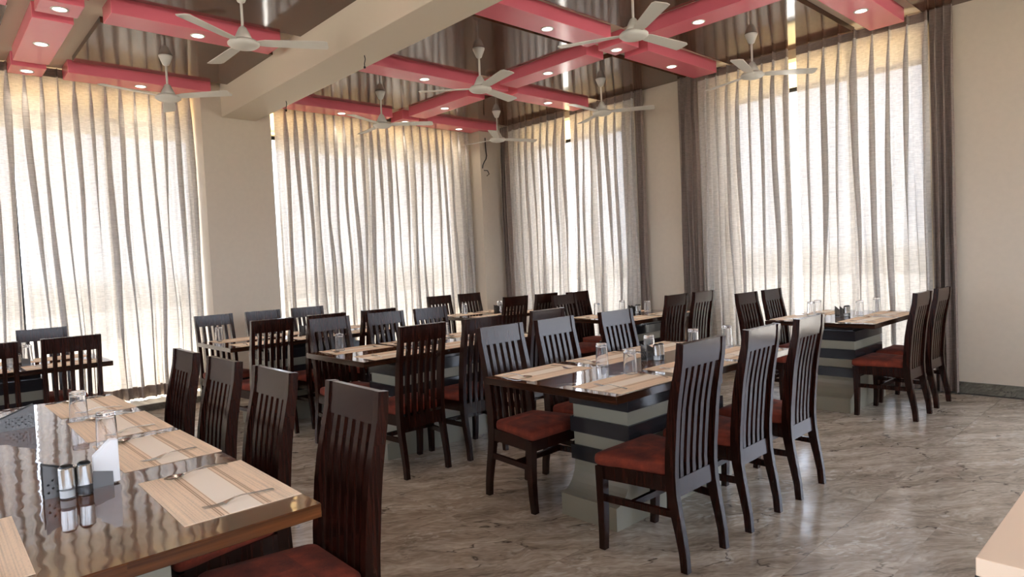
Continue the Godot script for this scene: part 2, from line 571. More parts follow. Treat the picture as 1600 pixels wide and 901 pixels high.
# table with its long side along x
func make_table(label: String, cx: float, cz: float, L: float, W: float, turn: float, plinth: float, col: float, edge := "table_edge_dark") -> Node3D:
	var t := thing("dining_table", label, "table", Vector3(cx, 0, cz), turn)
	part("tabletop", box_mesh(Vector3(0, TOP - 0.0192, 0), Vector3(L, 0.0356, W), 0.0015), M[edge], t)
	part("laminate_sheet", box_mesh(Vector3(0, TOP - 0.0007, 0), Vector3(L - 0.001, 0.0014, W - 0.001), 0.0005), M.table_laminate, t)
	var c := L / 2 - col
	part("neck", box_mesh(Vector3(0, 0.700, 0), Vector3(c * 2 - 0.04, 0.062, 0.34), 0.0), M.band_dark, t)
	var ys := [[0.669, 0.585, 1], [0.585, 0.512, 0], [0.512, 0.431, 1], [0.431, 0.357, 0], [0.357, 0.278, 1]]
	for y in ys:
		var e: float = 0.014 if y[2] == 1 else 0.0
		part("dark_band" if y[2] == 1 else "light_band", box_mesh(Vector3(0, (y[0] + y[1]) / 2, 0), Vector3((c + e) * 2, y[0] - y[1], 0.372 + e * 2), 0.002), M.band_dark if y[2] == 1 else M.band_light, t)
	# flared foot
	var p := L / 2 - plinth
	var o := PackedVector2Array([Vector2(-p, 0), Vector2(p, 0), Vector2(p, 0.118)])
	for k in range(1, 9):
		var a := PI / 2 * k / 8.0
		o.append(Vector2(p - (p - c) * sin(a), 0.118 + 0.16 * (1.0 - cos(a))))
	for k in range(8, 0, -1):
		var a := PI / 2 * k / 8.0
		o.append(Vector2(-p + (p - c) * sin(a), 0.118 + 0.16 * (1.0 - cos(a))))
	o.append(Vector2(-p, 0.118))
	var st := begin()
	extrude(st, o, -0.186, 0.186)
	part("flared_foot", done(st), M.band_light, t)
	return t

var mat_mesh: ArrayMesh
var fork_mesh: ArrayMesh
var spoon_mesh: ArrayMesh
var glass_mesh: ArrayMesh
var shaker0: Node3D
var pepper0: Node3D
var holder0: Node3D

func make_small() -> void:
	var st := begin()
	var hx := 0.235; var hz := 0.149; var th := 0.0016
	quad(st, Vector3(-hx, th, hz), Vector3(hx, th, hz), Vector3(hx, th, -hz), Vector3(-hx, th, -hz), Vector2(0, 1), Vector2(1, 1), Vector2(1, 0), Vector2(0, 0))
	var lo := 0.0002
	for k in [[Vector3(-hx, 0, hz), Vector3(hx, 0, hz)], [Vector3(hx, 0, hz), Vector3(hx, 0, -hz)], [Vector3(hx, 0, -hz), Vector3(-hx, 0, -hz)], [Vector3(-hx, 0, -hz), Vector3(-hx, 0, hz)]]:
		quad(st, k[0] + Vector3(0, lo, 0), k[1] + Vector3(0, lo, 0), k[1] + Vector3(0, th, 0), k[0] + Vector3(0, th, 0), Vector2(0, 0.98), Vector2(1, 0.98), Vector2(1, 1), Vector2(0, 1))
	quad(st, Vector3(-hx, lo, -hz), Vector3(hx, lo, -hz), Vector3(hx, lo, hz), Vector3(-hx, lo, hz))
	mat_mesh = done(st)
	# fork: handle towards +z, tines towards -z
	st = begin()
	var hp := []; var hs := []
	for k in 10:
		var u := k / 9.0
		var z := lerpf(0.095, -0.042, u)
		hp.append(Vector3(0, 0.0025 + 0.010 * sin(PI * u) * smoothstep(0.25, 1.0, u) + 0.004 * sin(PI * u), z))
		hs.append(Vector2(lerpf(0.013, 0.0055, smoothstep(0.0, 0.7, u)) + 0.018 * smoothstep(0.8, 1.0, u), 0.002))
	bar(st, hp, hs, Vector3.RIGHT)
	for k in 4:
		var x := (k - 1.5) * 0.0062
		bar(st, [Vector3(x, 0.0030, -0.040), Vector3(x, 0.0020, -0.060), Vector3(x, 0.0055, -0.095)], [Vector2(0.004, 0.0018), Vector2(0.0034, 0.0018), Vector2(0.002, 0.0014)], Vector3.RIGHT)
	fork_mesh = done(st)
	st = begin()
	hp = []; hs = []
	for k in 9:
		var u := k / 8.0
		hp.append(Vector3(0, 0.0025 + 0.012 * sin(PI * u * 0.9), lerpf(0.095, -0.050, u)))
		hs.append(Vector2(lerpf(0.013, 0.005, smoothstep(0.0, 0.7, u)), 0.002))
	bar(st, hp, hs, Vector3.RIGHT)
	st.set_smooth_group(1)
	for side in [0, 1]:                             # bowl: an inner and an outer skin
		for i in 4:
			for k in 16:
				var f := func(ii: int, kk: int) -> Vector3:
					var r := ii / 4.0
					var a := TAU * kk / 16.0
					return Vector3(sin(a) * 0.0195 * r, 0.0015 + 0.0075 * r * r + (0.0012 if side == 1 else 0.0), -0.072 + cos(a) * 0.029 * r)
				if i == 0:
					if side == 1: tri(st, f.call(0, 0), f.call(1, k), f.call(1, k + 1))
					else: tri(st, f.call(0, 0), f.call(1, k + 1), f.call(1, k))
				elif side == 1: quad(st, f.call(i, k), f.call(i + 1, k), f.call(i + 1, k + 1), f.call(i, k + 1))
				else: quad(st, f.call(i, k), f.call(i, k + 1), f.call(i + 1, k + 1), f.call(i + 1, k))
	spoon_mesh = done(st)
	# tumbler standing upside down on its rim
	st = begin()
	lathe(st, [Vector2(0.0, 0.112), Vector2(0.024, 0.1125), Vector2(0.0278, 0.1115), Vector2(0.0288, 0.109), Vector2(0.02895, 0.106), Vector2(0.0343, 0.004), Vector2(0.0345, 0.0012), Vector2(0.0353, 0.0), Vector2(0.0360, 0.0012), Vector2(0.03588, 0.0045), Vector2(0.03138, 0.118), Vector2(0.0312, 0.122), Vector2(0.0295, 0.127), Vector2(0.026, 0.1285), Vector2(0.020, 0.127), Vector2(0.0, 0.1255)], 28)
	glass_mesh = done(st)
	for kind in 2:
		var t := thing("salt_shaker" if kind == 0 else "pepper_shaker", "", "shaker")
		st = begin()
		lathe(st, [Vector2(0, 0), Vector2(0.017, 0), Vector2(0.0187, 0.001), Vector2(0.019, 0.003), Vector2(0.019, 0.005), Vector2(0.019, 0.032), Vector2(0.019, 0.034), Vector2(0.018, 0.0345), Vector2(0.0, 0.0345)], 20)
		part("jar", done(st), M.clear_glass, t)
		st = begin()
		lathe(st, [Vector2(0, 0.004), Vector2(0.0155, 0.004), Vector2(0.0155, 0.024), Vector2(0, 0.025)], 16, Vector3.ZERO, false)
		part("salt" if kind == 0 else "pepper", done(st), M.salt if kind == 0 else M.pepper, t)
		st = begin()
		lathe(st, [Vector2(0.0, 0.031), Vector2(0.0205, 0.031), Vector2(0.0205, 0.085), Vector2(0.019, 0.088), Vector2(0.0, 0.088)], 24, Vector3.ZERO, false)
		part("sleeve", done(st), M.steel, t)
		st = begin()
		lathe(st, [Vector2(0.017, 0.0875), Vector2(0.017, 0.091), Vector2(0.011, 0.096), Vector2(0, 0.097)], 20)
		part("cap", done(st), M.black_plastic, t)
		if kind == 0: shaker0 = t
		else: pepper0 = t
	holder0 = make_holder()

# a plate with round holes, in the xy plane, thickness along z
func plate_cell(st: SurfaceTool, c: Vector2, s: float, r: float, z0: float, z1: float) -> void:
	var n := 8
	for k in n:
		var f := func(i: int, rad: bool) -> Vector2:
			var a := TAU * (i + 0.5) / n
			var d := Vector2(cos(a), sin(a))
			if rad: return c + d * r
			return c + d * (s / 2 / maxf(absf(d.x), absf(d.y)))
		var a0: Vector2 = f.call(k, true); var a1: Vector2 = f.call(k + 1, true)
		var b0: Vector2 = f.call(k, false); var b1: Vector2 = f.call(k + 1, false)
		var mids := [b0]
		# keep the square's corner
		if absf(absf(b0.x - c.x) - absf(b1.x - c.x)) > 1e-6 and signf(b0.x - c.x) == signf(b1.x - c.x) and signf(b0.y - c.y) == signf(b1.y - c.y):
			mids.append(c + Vector2(signf(b0.x - c.x), signf(b0.y - c.y)) * s / 2)
		mids.append(b1)
		for j in mids.size() - 1:
			tri(st, Vector3(a0.x, a0.y, z1), Vector3(mids[j].x, mids[j].y, z1), Vector3(mids[j + 1].x, mids[j + 1].y, z1))
			tri(st, Vector3(a0.x, a0.y, z0), Vector3(mids[j + 1].x, mids[j + 1].y, z0), Vector3(mids[j].x, mids[j].y, z0))
		tri(st, Vector3(a0.x, a0.y, z1), Vector3(b1.x, b1.y, z1), Vector3(a1.x, a1.y, z1))
		tri(st, Vector3(a0.x, a0.y, z0), Vector3(a1.x, a1.y, z0), Vector3(b1.x, b1.y, z0))
		quad(st, Vector3(a0.x, a0.y, z0), Vector3(a0.x, a0.y, z1), Vector3(a1.x, a1.y, z1), Vector3(a1.x, a1.y, z0))

func make_holder() -> Node3D:
	var t := thing("napkin_holder", "", "napkin holder")
	for s in [-1.0, 1.0]:
		var st := begin()
		var z0: float = s * 0.02 - 0.0008
		var z1: float = s * 0.02 + 0.0008
		# holes in a field of cells, plain sheet round it: bottom strip, sides, and a sloping top
		var cell := 0.011
		for i in 9:
			for j in 4:
				var cc := Vector2(-0.08 + cell * (i + 0.5), 0.012 + cell * (j + 0.5))
				if (i + j) % 2 == 0: plate_cell(st, cc, cell, 0.0034, z0, z1)
				else: bx(st, Vector3(cc.x, cc.y, (z0 + z1) / 2), Vector3(cell, cell, z1 - z0))
		extrude(st, PackedVector2Array([Vector2(-0.085, 0), Vector2(0.085, 0), Vector2(0.085, 0.012), Vector2(-0.085, 0.012)]), z0, z1)
		extrude(st, PackedVector2Array([Vector2(-0.085, 0.012), Vector2(-0.08, 0.012), Vector2(-0.08, 0.056), Vector2(-0.085, 0.056)]), z0, z1)
		extrude(st, PackedVector2Array([Vector2(0.019, 0.012), Vector2(0.085, 0.012), Vector2(0.085, 0.040), Vector2(0.019, 0.056)]), z0, z1)
		extrude(st, PackedVector2Array([Vector2(-0.085, 0.056), Vector2(0.019, 0.056), Vector2(-0.085, 0.097)]), z0, z1)
		part("perforated_plate", done(st), M.steel_dark, t)
	part("base_strip", box_mesh(Vector3(0, 0.001, 0), Vector3(0.17, 0.002, 0.042)), M.steel_dark, t)
	return t

func make_napkins(at: Vector3, turn: float, label: String) -> void:
	var t := thing("napkin_stack", label, "napkins", at, turn)
	for k in 6:
		var st := begin()
		var z := -0.014 + 0.005 * k
		var w := 0.002 * sin(k * 2.1)
		extrude(st, PackedVector2Array([Vector2(0.035 + w, 0.003), Vector2(0.098 + w, 0.003), Vector2(0.098 + w, 0.128), Vector2(0.080 + w, 0.130), Vector2(0.035 + w, 0.088)]), z, z + 0.0036)
		part("napkin", done(st), M.paper, t)

func glass(x: float, z: float, label: String, group := "") -> void:
	var o := solo("drinking_glass", glass_mesh, M.clear_glass)
	o.position = Vector3(x, TOP + 0.0022, z)
	tag(o, label, "glass", group)

# one place: a mat with its long side along the table edge, fork left and spoon right of the diner
func setting(x: float, z: float, turn: float, where: String, cutlery := true) -> void:
	var o := solo("placemat", mat_mesh, M.placemat)
	o.position = Vector3(x, TOP + 0.0003, z)
	o.rotation.y = turn + deg_to_rad(rng.randf_range(-1.0, 1.0))
	tag(o, "tan striped placemat, " + where, "placemat")
	if not cutlery: return
	var b := Basis(Vector3.UP, turn)
	var f := solo("fork", fork_mesh, M.steel)
	f.position = Vector3(x, TOP + 0.0022, z) + b * Vector3(-0.145 + rng.randf_range(-0.01, 0.01), 0, 0.01)
	f.rotation.y = turn + deg_to_rad(rng.randf_range(-12, 16))
	tag(f, "fork on placemat " + where, "fork")
	var s := solo("spoon", spoon_mesh, M.steel)
	s.position = Vector3(x, TOP + 0.0022, z) + b * Vector3(0.208 + rng.randf_range(-0.01, 0.005), 0, 0.01)
	s.rotation.y = turn + deg_to_rad(rng.randf_range(-8, 12))
	tag(s, "spoon on placemat " + where, "spoon")

func condiments(x: float, z: float, where: String, first := false) -> void:
	var h: Node3D
	if first:
		holder0.position = Vector3(x, TOP + 0.0002, z)
		tag(holder0, "perforated steel napkin holder " + where, "napkin holder")
		shaker0.position = Vector3(x - 0.035, TOP + 0.0002, z + 0.055)
		tag(shaker0, "steel capped salt shaker " + where, "shaker")
		pepper0.position = Vector3(x + 0.008, TOP + 0.0002, z + 0.055)
		tag(pepper0, "steel capped pepper shaker " + where, "shaker")
	else:
		dup(holder0, "napkin_holder", Vector3(x, TOP + 0.0002, z), 0, "perforated steel napkin holder " + where)
		dup(shaker0, "salt_shaker", Vector3(x - 0.035, TOP + 0.0002, z + 0.055), 0.4, "steel capped salt shaker " + where)
		dup(pepper0, "pepper_shaker", Vector3(x + 0.008, TOP + 0.0002, z + 0.055), 1.0, "steel capped pepper shaker " + where)

# ---------------------------------------------------------------- ceiling things
var fan0: Node3D
func make_fan() -> Node3D:
	var t := thing("ceiling_fan", "", "fan")
	var st := begin()
	lathe(st, [Vector2(0.012, -0.095), Vector2(0.028, -0.085), Vector2(0.058, -0.012), Vector2(0.060, 0.0), Vector2(0.0, 0.0)], 24)
	part("canopy", done(st), M.fan_white, t)
	st = begin()
	lathe(st, [Vector2(0.0, -0.36), Vector2(0.010, -0.36), Vector2(0.010, -0.09), Vector2(0, -0.09)], 12, Vector3.ZERO, false)
	part("downrod", done(st), M.fan_white, t)
	st = begin()
	lathe(st, [Vector2(0.0, -0.36), Vector2(0.066, -0.36), Vector2(0.050, -0.325), Vector2(0.026, -0.275), Vector2(0.014, -0.265), Vector2(0.0, -0.265)], 24)
	part("shroud", done(st), M.fan_white, t)
	st = begin()
	lathe(st, [Vector2(0.0, -0.432), Vector2(0.045, -0.429), Vector2(0.092, -0.416), Vector2(0.112, -0.400), Vector2(0.112, -0.388), Vector2(0.096, -0.372), Vector2(0.06, -0.364), Vector2(0.0, -0.362)], 32)
	part("motor", done(st), M.fan_white, t)
	for k in 3:
		st = begin()
		var o := PackedVector2Array([Vector2(0.09, -0.032), Vector2(0.16, -0.052), Vector2(0.57, -0.066), Vector2(0.60, -0.052), Vector2(0.608, 0.03), Vector2(0.595, 0.058), Vector2(0.16, 0.044), Vector2(0.09, 0.028)])
		extrude(st, o, -0.003, 0.003)
		var me := done(st)
		var b := part("blade", me, M.fan_white, t)
		b.transform = Transform3D(Basis(Vector3.UP, -TAU * k / 3.0) * Basis(Vector3.RIGHT, deg_to_rad(-90 - 9)), Vector3(0, -0.385, 0))
	return t

func downlight(x: float, z: float, label: String, y := BEAM) -> void:
	var t := thing("downlight", label, "ceiling light", Vector3(x, y, z))
	var st := begin()
	lathe(st, [Vector2(0.045, -0.004), Vector2(0.056, -0.004), Vector2(0.058, -0.0005), Vector2(0.058, 0.0)], 24)
	part("trim_ring", done(st), M.fan_white, t)
	st = begin()
	lathe(st, [Vector2(0.0, -0.006), Vector2(0.030, -0.005), Vector2(0.046, -0.002), Vector2(0.046, 0.0), Vector2(0.0, 0.0)], 24)
	part("lamp_lens", done(st), M.glow, t)
	var l := SpotLight3D.new()
	l.name = "lamp"
	l.light_color = Color(1.0, 0.95, 0.87)
	l.light_energy = 0.07
	l.light_size = 0.045
	l.spot_angle = 62
	l.spot_range = 12
	l.spot_attenuation = 2
	l.shadow_enabled = true
	t.add_child(l)
	l.position = Vector3(0, -0.02, 0)
	l.rotation = Vector3(-PI / 2, 0, 0)

# ---------------------------------------------------------------- windows
# frame with panes along one wall. across: from a to b (one axis), plane at c
func window(n: int, along_x: bool, a: float, b: float, c: float, y0: float, y1: float, y2: float, panes: int) -> void:
	var w := Node3D.new()
	w.name = "window_%d" % n
	add_child(w)
	w.set_meta("kind", "structure")
	var put := func(u0: float, u1: float, v0: float, v1: float, d: float) -> ArrayMesh:
		return span(u0, u1, v0, v1, c - d, c + d) if along_x else span(c - d, c + d, v0, v1, u0, u1)
	var f := 0.045
	var step := (b - a) / panes
	for k in panes + 1:
		part("mullion", put.call(a + k * step - f / 2, a + k * step + f / 2, y0, y2, 0.03), M.frame_dark, w)
	part("sill_rail", put.call(a, b, y0, y0 + 0.11, 0.028), M.frame_dark, w)
	part("transom_rail", put.call(a, b, y1 - f / 2, y1 + f / 2, 0.028), M.frame_dark, w)
	for k in panes:
		part("pane", put.call(a + k * step + f / 2, a + (k + 1) * step - f / 2, y0 + 0.11, y1 - f / 2, 0.003), M.pane_glass, w)
		if y2 > y1 + 0.02:
			part("lit_lintel_panel", put.call(a + k * step + f / 2, a + (k + 1) * step - f / 2, y1 + f / 2, y2, 0.005), M.lit_lintel, w)  # translucent panel added for the warm light on the lintel wall

# ================================================================ the scene
func _ready() -> void:
	rng.seed = 4711
	# ---- camera, sky, sun, exposure
	var cam := Camera3D.new()
	cam.name = "camera"
	add_child(cam)
	var yaw := 0.746926; var pitch := -0.039984; var roll := -0.046155
	var fw := Vector3(sin(yaw) * cos(pitch), sin(pitch), -cos(yaw) * cos(pitch))
	var rt := Vector3(cos(yaw), 0, sin(yaw))
	var up := rt.cross(fw)
	var r2 := cos(roll) * rt + sin(roll) * up
	var u2 := -sin(roll) * rt + cos(roll) * up
	cam.transform = Transform3D(Basis(r2, u2, -fw), Vector3(0, 1.372, 0))
	cam.fov = rad_to_deg(2.0 * atan(450.5 / 1012.99))
	cam.near = 0.02
	var env := Environment.new()
	env.background_mode = Environment.BG_SKY
	var sky := Sky.new()
	var sm := ProceduralSkyMaterial.new()
	sm.sky_top_color = Color(0.75, 0.825, 0.94)
	sm.sky_horizon_color = Color(0.93, 0.955, 1.0)
	sm.sky_curve = 0.2
	sm.ground_horizon_color = Color(0.80, 0.79, 0.76)
	sm.ground_bottom_color = Color(0.62, 0.60, 0.56)
	sm.sky_energy_multiplier = 1.0
	sky.sky_material = sm
	env.sky = sky
	env.background_energy_multiplier = 2.2
	env.tonemap_mode = Environment.TONE_MAPPER_LINEAR
	env.tonemap_exposure = 4.2
	env.sdfgi_enabled = true
	env.ssao_enabled = true
	env.ssil_enabled = true
	var we := WorldEnvironment.new()
	we.name = "environment"
	we.environment = env
	add_child(we)
	var sun := DirectionalLight3D.new()
	sun.name = "sun"
	sun.light_color = Color(1.0, 0.96, 0.90)
	sun.light_energy = 3.2
	sun.light_angular_distance = 0.6
	sun.shadow_enabled = true
	add_child(sun)
	var to_sun := Vector3(-0.12, 2.15, -1.0).normalized()
	sun.look_at_from_position(to_sun * 20.0, Vector3.ZERO, Vector3.RIGHT)

	make_materials()
	make_small()
	build_room()
	build_ceiling()
	build_curtains()
	build_tables()
	build_details()

func build_room() -> void:
	# floor of large marble slabs
	var base := struct("floor", span(-4.7, 7.2, -0.25, -0.004, -8.2, 4.0), M.grout)
	var variants := []
	var tw := 1.6; var td := 0.8
	for v in 10:
		var st := begin()
		var o := Vector2(rng.randf(), rng.randf())
		var turn := v % 2 == 1
		var x := tw / 2 - 0.0008; var z := td / 2 - 0.0008
		var uv := func(px: float, pz: float) -> Vector2:
			var q := Vector2(px, pz) * (-1.0 if turn else 1.0)
			return o + q / 2.4
		quad(st, Vector3(-x, 0, z), Vector3(x, 0, z), Vector3(x, 0, -z), Vector3(-x, 0, -z), uv.call(-x, z), uv.call(x, z), uv.call(x, -z), uv.call(-x, -z))
		for k in [[Vector3(-x, 0, z), Vector3(x, 0, z)], [Vector3(x, 0, z), Vector3(x, 0, -z)], [Vector3(x, 0, -z), Vector3(-x, 0, -z)], [Vector3(-x, 0, -z), Vector3(-x, 0, z)]]:
			quad(st, k[0] + Vector3(0, -0.004, 0), k[1] + Vector3(0, -0.004, 0), k[1], k[0], o, o, o, o)
		variants.append(done(st))
	for i in 8:
		for j in 15:
			var t := part("tile", variants[rng.randi() % 10], M.marble, base)
			t.position = Vector3(2.092 + tw * (2.5 - i) + tw / 2 * (j % 2) * 0.0, 0, -2.034 + td * (j - 6.5))
	# back wall: pillar between the windows, end pieces, lintel
	struct("wall_back", span(2.47, 3.25, 0, 3.7, -8.2, WZ), M.plaster)
	struct("wall_back", span(6.5, 7.35, 0, 3.7, -8.2, WZ), M.plaster)
	struct("wall_back", span(-4.5, -1.7, 0, 3.7, -8.2, WZ), M.plaster)
	struct("wall_back", span(-1.7, 2.47, 3.40, 3.7, -8.2, -7.98), M.plaster)
	struct("wall_back", span(3.25, 6.5, 3.40, 3.7, -8.2, -7.98), M.plaster)
	# right wall
	struct("wall_right", span(WX, 7.35, 0, 3.7, WZ, -7.36), M.plaster)
	struct("wall_right", span(WX, 7.35, 0, 3.7, -4.95, -4.28), M.plaster)
	for k in [[-7.36, -7.2], [-5.28, -4.95], [-4.28, -3.85], [-1.83, -1.66]]:
		struct("wall_right", span(WX + 0.07, 7.35, 0, 3.7, k[0], k[1]), M.plaster)
	struct("wall_back", span(6.34, 6.5, 0, 3.7, -8.2, -7.98), M.plaster)
	struct("wall_right", span(WX, 7.35, 0, 3.7, -1.66, -0.5), M.plaster)
	struct("wall_right", span(WX, 7.35, 0, 3.7, 2.8, 3.9), M.plaster)
	struct("wall_right", span(WX, 7.35, 2.9, 3.7, -0.5, 2.8), M.plaster)
	struct("wall_right", span(WX + 0.07, 7.35, 3.40, 3.7, -7.36, -4.95), M.plaster)
	struct("wall_right", span(WX + 0.07, 7.35, 3.40, 3.7, -4.28, -1.66), M.plaster)
	# walls behind the camera
	struct("wall_front", span(-4.5, 7.35, 3.2, 3.7, 3.65, 3.9), M.plaster)
	struct("wall_front", span(-4.5, 7.35, 0, 1.25, 3.65, 3.9), M.plaster)
	for k in [[-4.5, -3.9], [-0.4, 0.0], [3.4, 3.8], [6.8, 7.35]]:
		struct("wall_front", span(k[0], k[1], 1.25, 3.2, 3.65, 3.9), M.plaster)
	struct("wall_left", span(-4.5, -4.25, 3.2, 3.7, -8.2, 3.65), M.plaster)
	struct("wall_left", span(-4.5, -4.25, 0, 1.25, -8.2, 3.65), M.plaster)
	for k in [[-8.2, -7.4], [-4.1, -3.7], [-0.4, 0.0], [3.3, 3.65]]:
		struct("wall_left", span(-4.5, -4.25, 1.25, 3.2, k[0], k[1]), M.plaster)
	# marble kerb under the windows and the skirting
	struct("trim_1", span(-4.25, WX, 0, 0.066, -8.2, -7.55, 0.002), M.marble_dark)
	struct("trim_5", span(-4.25, WX, 0.066, 0.074, -8.05, -7.545, 0.001), M.sunlit_cap)  # pale cap added to show the sunlit strip of the ledge
	struct("trim_2", span(WX, 7.35, 0, 0.066, -7.36, -4.95), M.marble_dark)
	struct("trim_3", span(WX, 7.35, 0, 0.066, -4.28, -1.66), M.marble_dark)
	struct("baseboard_right", span(WX - 0.014, WX + 0.002, 0, 0.105, -1.66, -0.5, 0.002), M.marble_dark)
	struct("baseboard_right", span(WX - 0.014, WX + 0.002, 0, 0.105, -4.95, -4.28, 0.002), M.marble_dark)
	struct("baseboard_right", span(WX - 0.014, WX + 0.002, 0, 0.105, 2.8, 3.65, 0.002), M.marble_dark)
	# windows
	window(1, true, -1.7, 2.47, -8.08, 0.066, 3.10, 3.40, 5)
	window(2, true, 3.25, 6.34, -8.08, 0.066, 3.08, 3.40, 4)
	window(3, false, -7.2, -5.28, 7.16, 0.066, 3.10, 3.40, 3)
	window(4, false, -3.85, -1.83, 7.16, 0.066, 3.10, 3.40, 3)
	window(5, false, -0.5, 2.8, 7.16, 0.0, 2.9, 2.9, 3)
	window(6, true, -3.9, -0.4, 3.8, 1.25, 3.2, 3.2, 4)  # unseen windows behind the camera, added to fill the room with light
	window(7, true, 0.0, 3.4, 3.8, 1.25, 3.2, 3.2, 4)
	window(8, true, 3.8, 6.8, 3.8, 1.25, 3.2, 3.2, 4)
	window(9, false, -7.4, -4.1, -4.38, 1.25, 3.2, 3.2, 4)  # unseen left wall windows, added for more fill light
	window(10, false, -3.7, -0.4, -4.38, 1.25, 3.2, 3.2, 4)
	window(11, false, 0.0, 3.3, -4.38, 1.25, 3.2, 3.2, 4)
	# outside: sunshade over the back windows, paved yard
	struct("trim_4", span(-4.5, 7.4, 3.10, 3.20, -8.95, -8.12), M.concrete)
	struct("ground", span(-30, 40, -0.6, -0.26, -40, 30), M.concrete)

func build_ceiling() -> void:
	var c := struct("ceiling", span(-4.5, 7.35, SLAB, 3.75, -8.2, 3.9), M.slab)
	var xs := [[-4.25, -1.84], [-1.2, 0.66], [1.26, 2.70], [3.06, 4.935], [5.52, WX]]
	var zs := [[-7.375, -6.14], [-5.535, -4.26], [-3.665, -2.38], [-1.785, -0.50], [0.095, 1.38], [1.975, 3.65]]
	for x in xs:
		for z in zs:
			part("ceiling_panel", span(x[0], x[1], PANEL, SLAB + 0.001, z[0], z[1]), M.ceiling_laminate, c)
	# plastered beam across the room
	tag(solo("ceiling_beam", span(2.69, 3.08, 3.16, SLAB + 0.02, WZ, 3.65, 0.004), M.slab), "wide beige plastered structural beam running from the back pillar overhead", "beam")
	# pink boxed beams
	var beam := func(x0: float, x1: float, z0: float, z1: float, label: String) -> void:
		tag(solo("pink_beam", span(x0, x1, BEAM, SLAB + 0.005, z0, z1, 0.003), M.pink), label, "ceiling beam", "pink boxed ceiling beams")
	var rows := [[-7.80, -7.50, "along the back curtains"], [-5.94, -5.66, "one row out from the back curtains"], [-4.07, -3.78, "two rows out from the back curtains"], [-2.19, -1.90, "three rows out from the back curtains"]]
	for r in rows:
		beam.call(1.24, 2.56, r[0], r[1], "pink boxed beam left of plaster beam, " + r[2])
		beam.call(3.15, 4.90, r[0], r[1], "pink beam just right of plaster beam, " + r[2])
		beam.call(5.06, 5.33, r[0], r[1], "small pink crossing block, right bay, " + r[2])
		beam.call(5.48, 6.79, r[0], r[1], "pink beam ending at right-hand curtains, " + r[2])
		beam.call(0.80, 1.07, r[0], r[1], "small pink crossing block, left bay, " + r[2])
		beam.call(-1.0, 0.63, r[0], r[1], "pink beam at far left ceiling, " + r[2])
	var cols := [[-7.35, -6.09, "nearest the back curtains"], [-5.51, -4.22, "second from the back curtains"], [-3.63, -2.34, "third from the back curtains"]]
	for q in cols:
		beam.call(5.06, 5.33, q[0], q[1], "lengthwise pink beam, right bay, " + q[2])
		beam.call(0.80, 1.07, q[0], q[1], "lengthwise pink beam, left bay, " + q[2])
	# downlights sunk in the pink beams
	var zl := {"row along the back curtains": -7.65, "second row from back curtains": -5.80, "third row from back curtains": -3.95, "fourth row from back curtains": -2.05}
	for w in zl:
		var z: float = zl[w]
		downlight(1.90, z, "downlight left of plaster beam, " + w)
		downlight(4.22, z, "downlight just right of plaster beam, " + w)
		downlight(5.195, z, "downlight in right bay crossing block, " + w)
		downlight(6.15, z, "downlight nearest right-hand curtains, " + w)
		downlight(0.935, z, "downlight in left bay crossing block, " + w)
	var zc := {"first from the back curtains": -6.73, "second from the back curtains": -4.88, "third from the back curtains": -3.05}
	for w in zc:
		downlight(5.195, zc[w], "downlight in lengthwise pink beam, right bay, " + w)
		downlight(0.935, zc[w], "downlight in lengthwise pink beam, left bay, " + w)
	# fans
	fan0 = make_fan()
	var fans := [[1.92, -4.88, 29, "white three-blade ceiling fan left of the plaster beam, nearer one"], [1.90, -6.73, 46, "white three-blade ceiling fan left of the plaster beam, in front of the left curtain"],
		[4.24, -6.73, 36, "white three-blade ceiling fan in front of the middle back curtain"], [4.21, -4.87, 105, "white three-blade ceiling fan in the middle of the right bay, second from the back"],
		[4.21, -3.03, 5, "nearest white three-blade ceiling fan, below the crossing of pink beams"], [6.12, -3.03, 46, "white three-blade ceiling fan before the right-hand window curtain"],
		[6.08, -4.87, 55, "white three-blade ceiling fan before the beige column"], [6.09, -6.73, 18, "white three-blade ceiling fan in the far corner"]]
	for i in fans.size():
		var f: Array = fans[i]
		var at := Vector3(f[0], PANEL, f[1])
		if i == 0:
			fan0.position = at; fan0.rotation.y = -deg_to_rad(f[2]); tag(fan0, f[3], "fan", "white ceiling fans")
		else:
			dup(fan0, "ceiling_fan", at, -deg_to_rad(f[2]), f[3], "white ceiling fans")

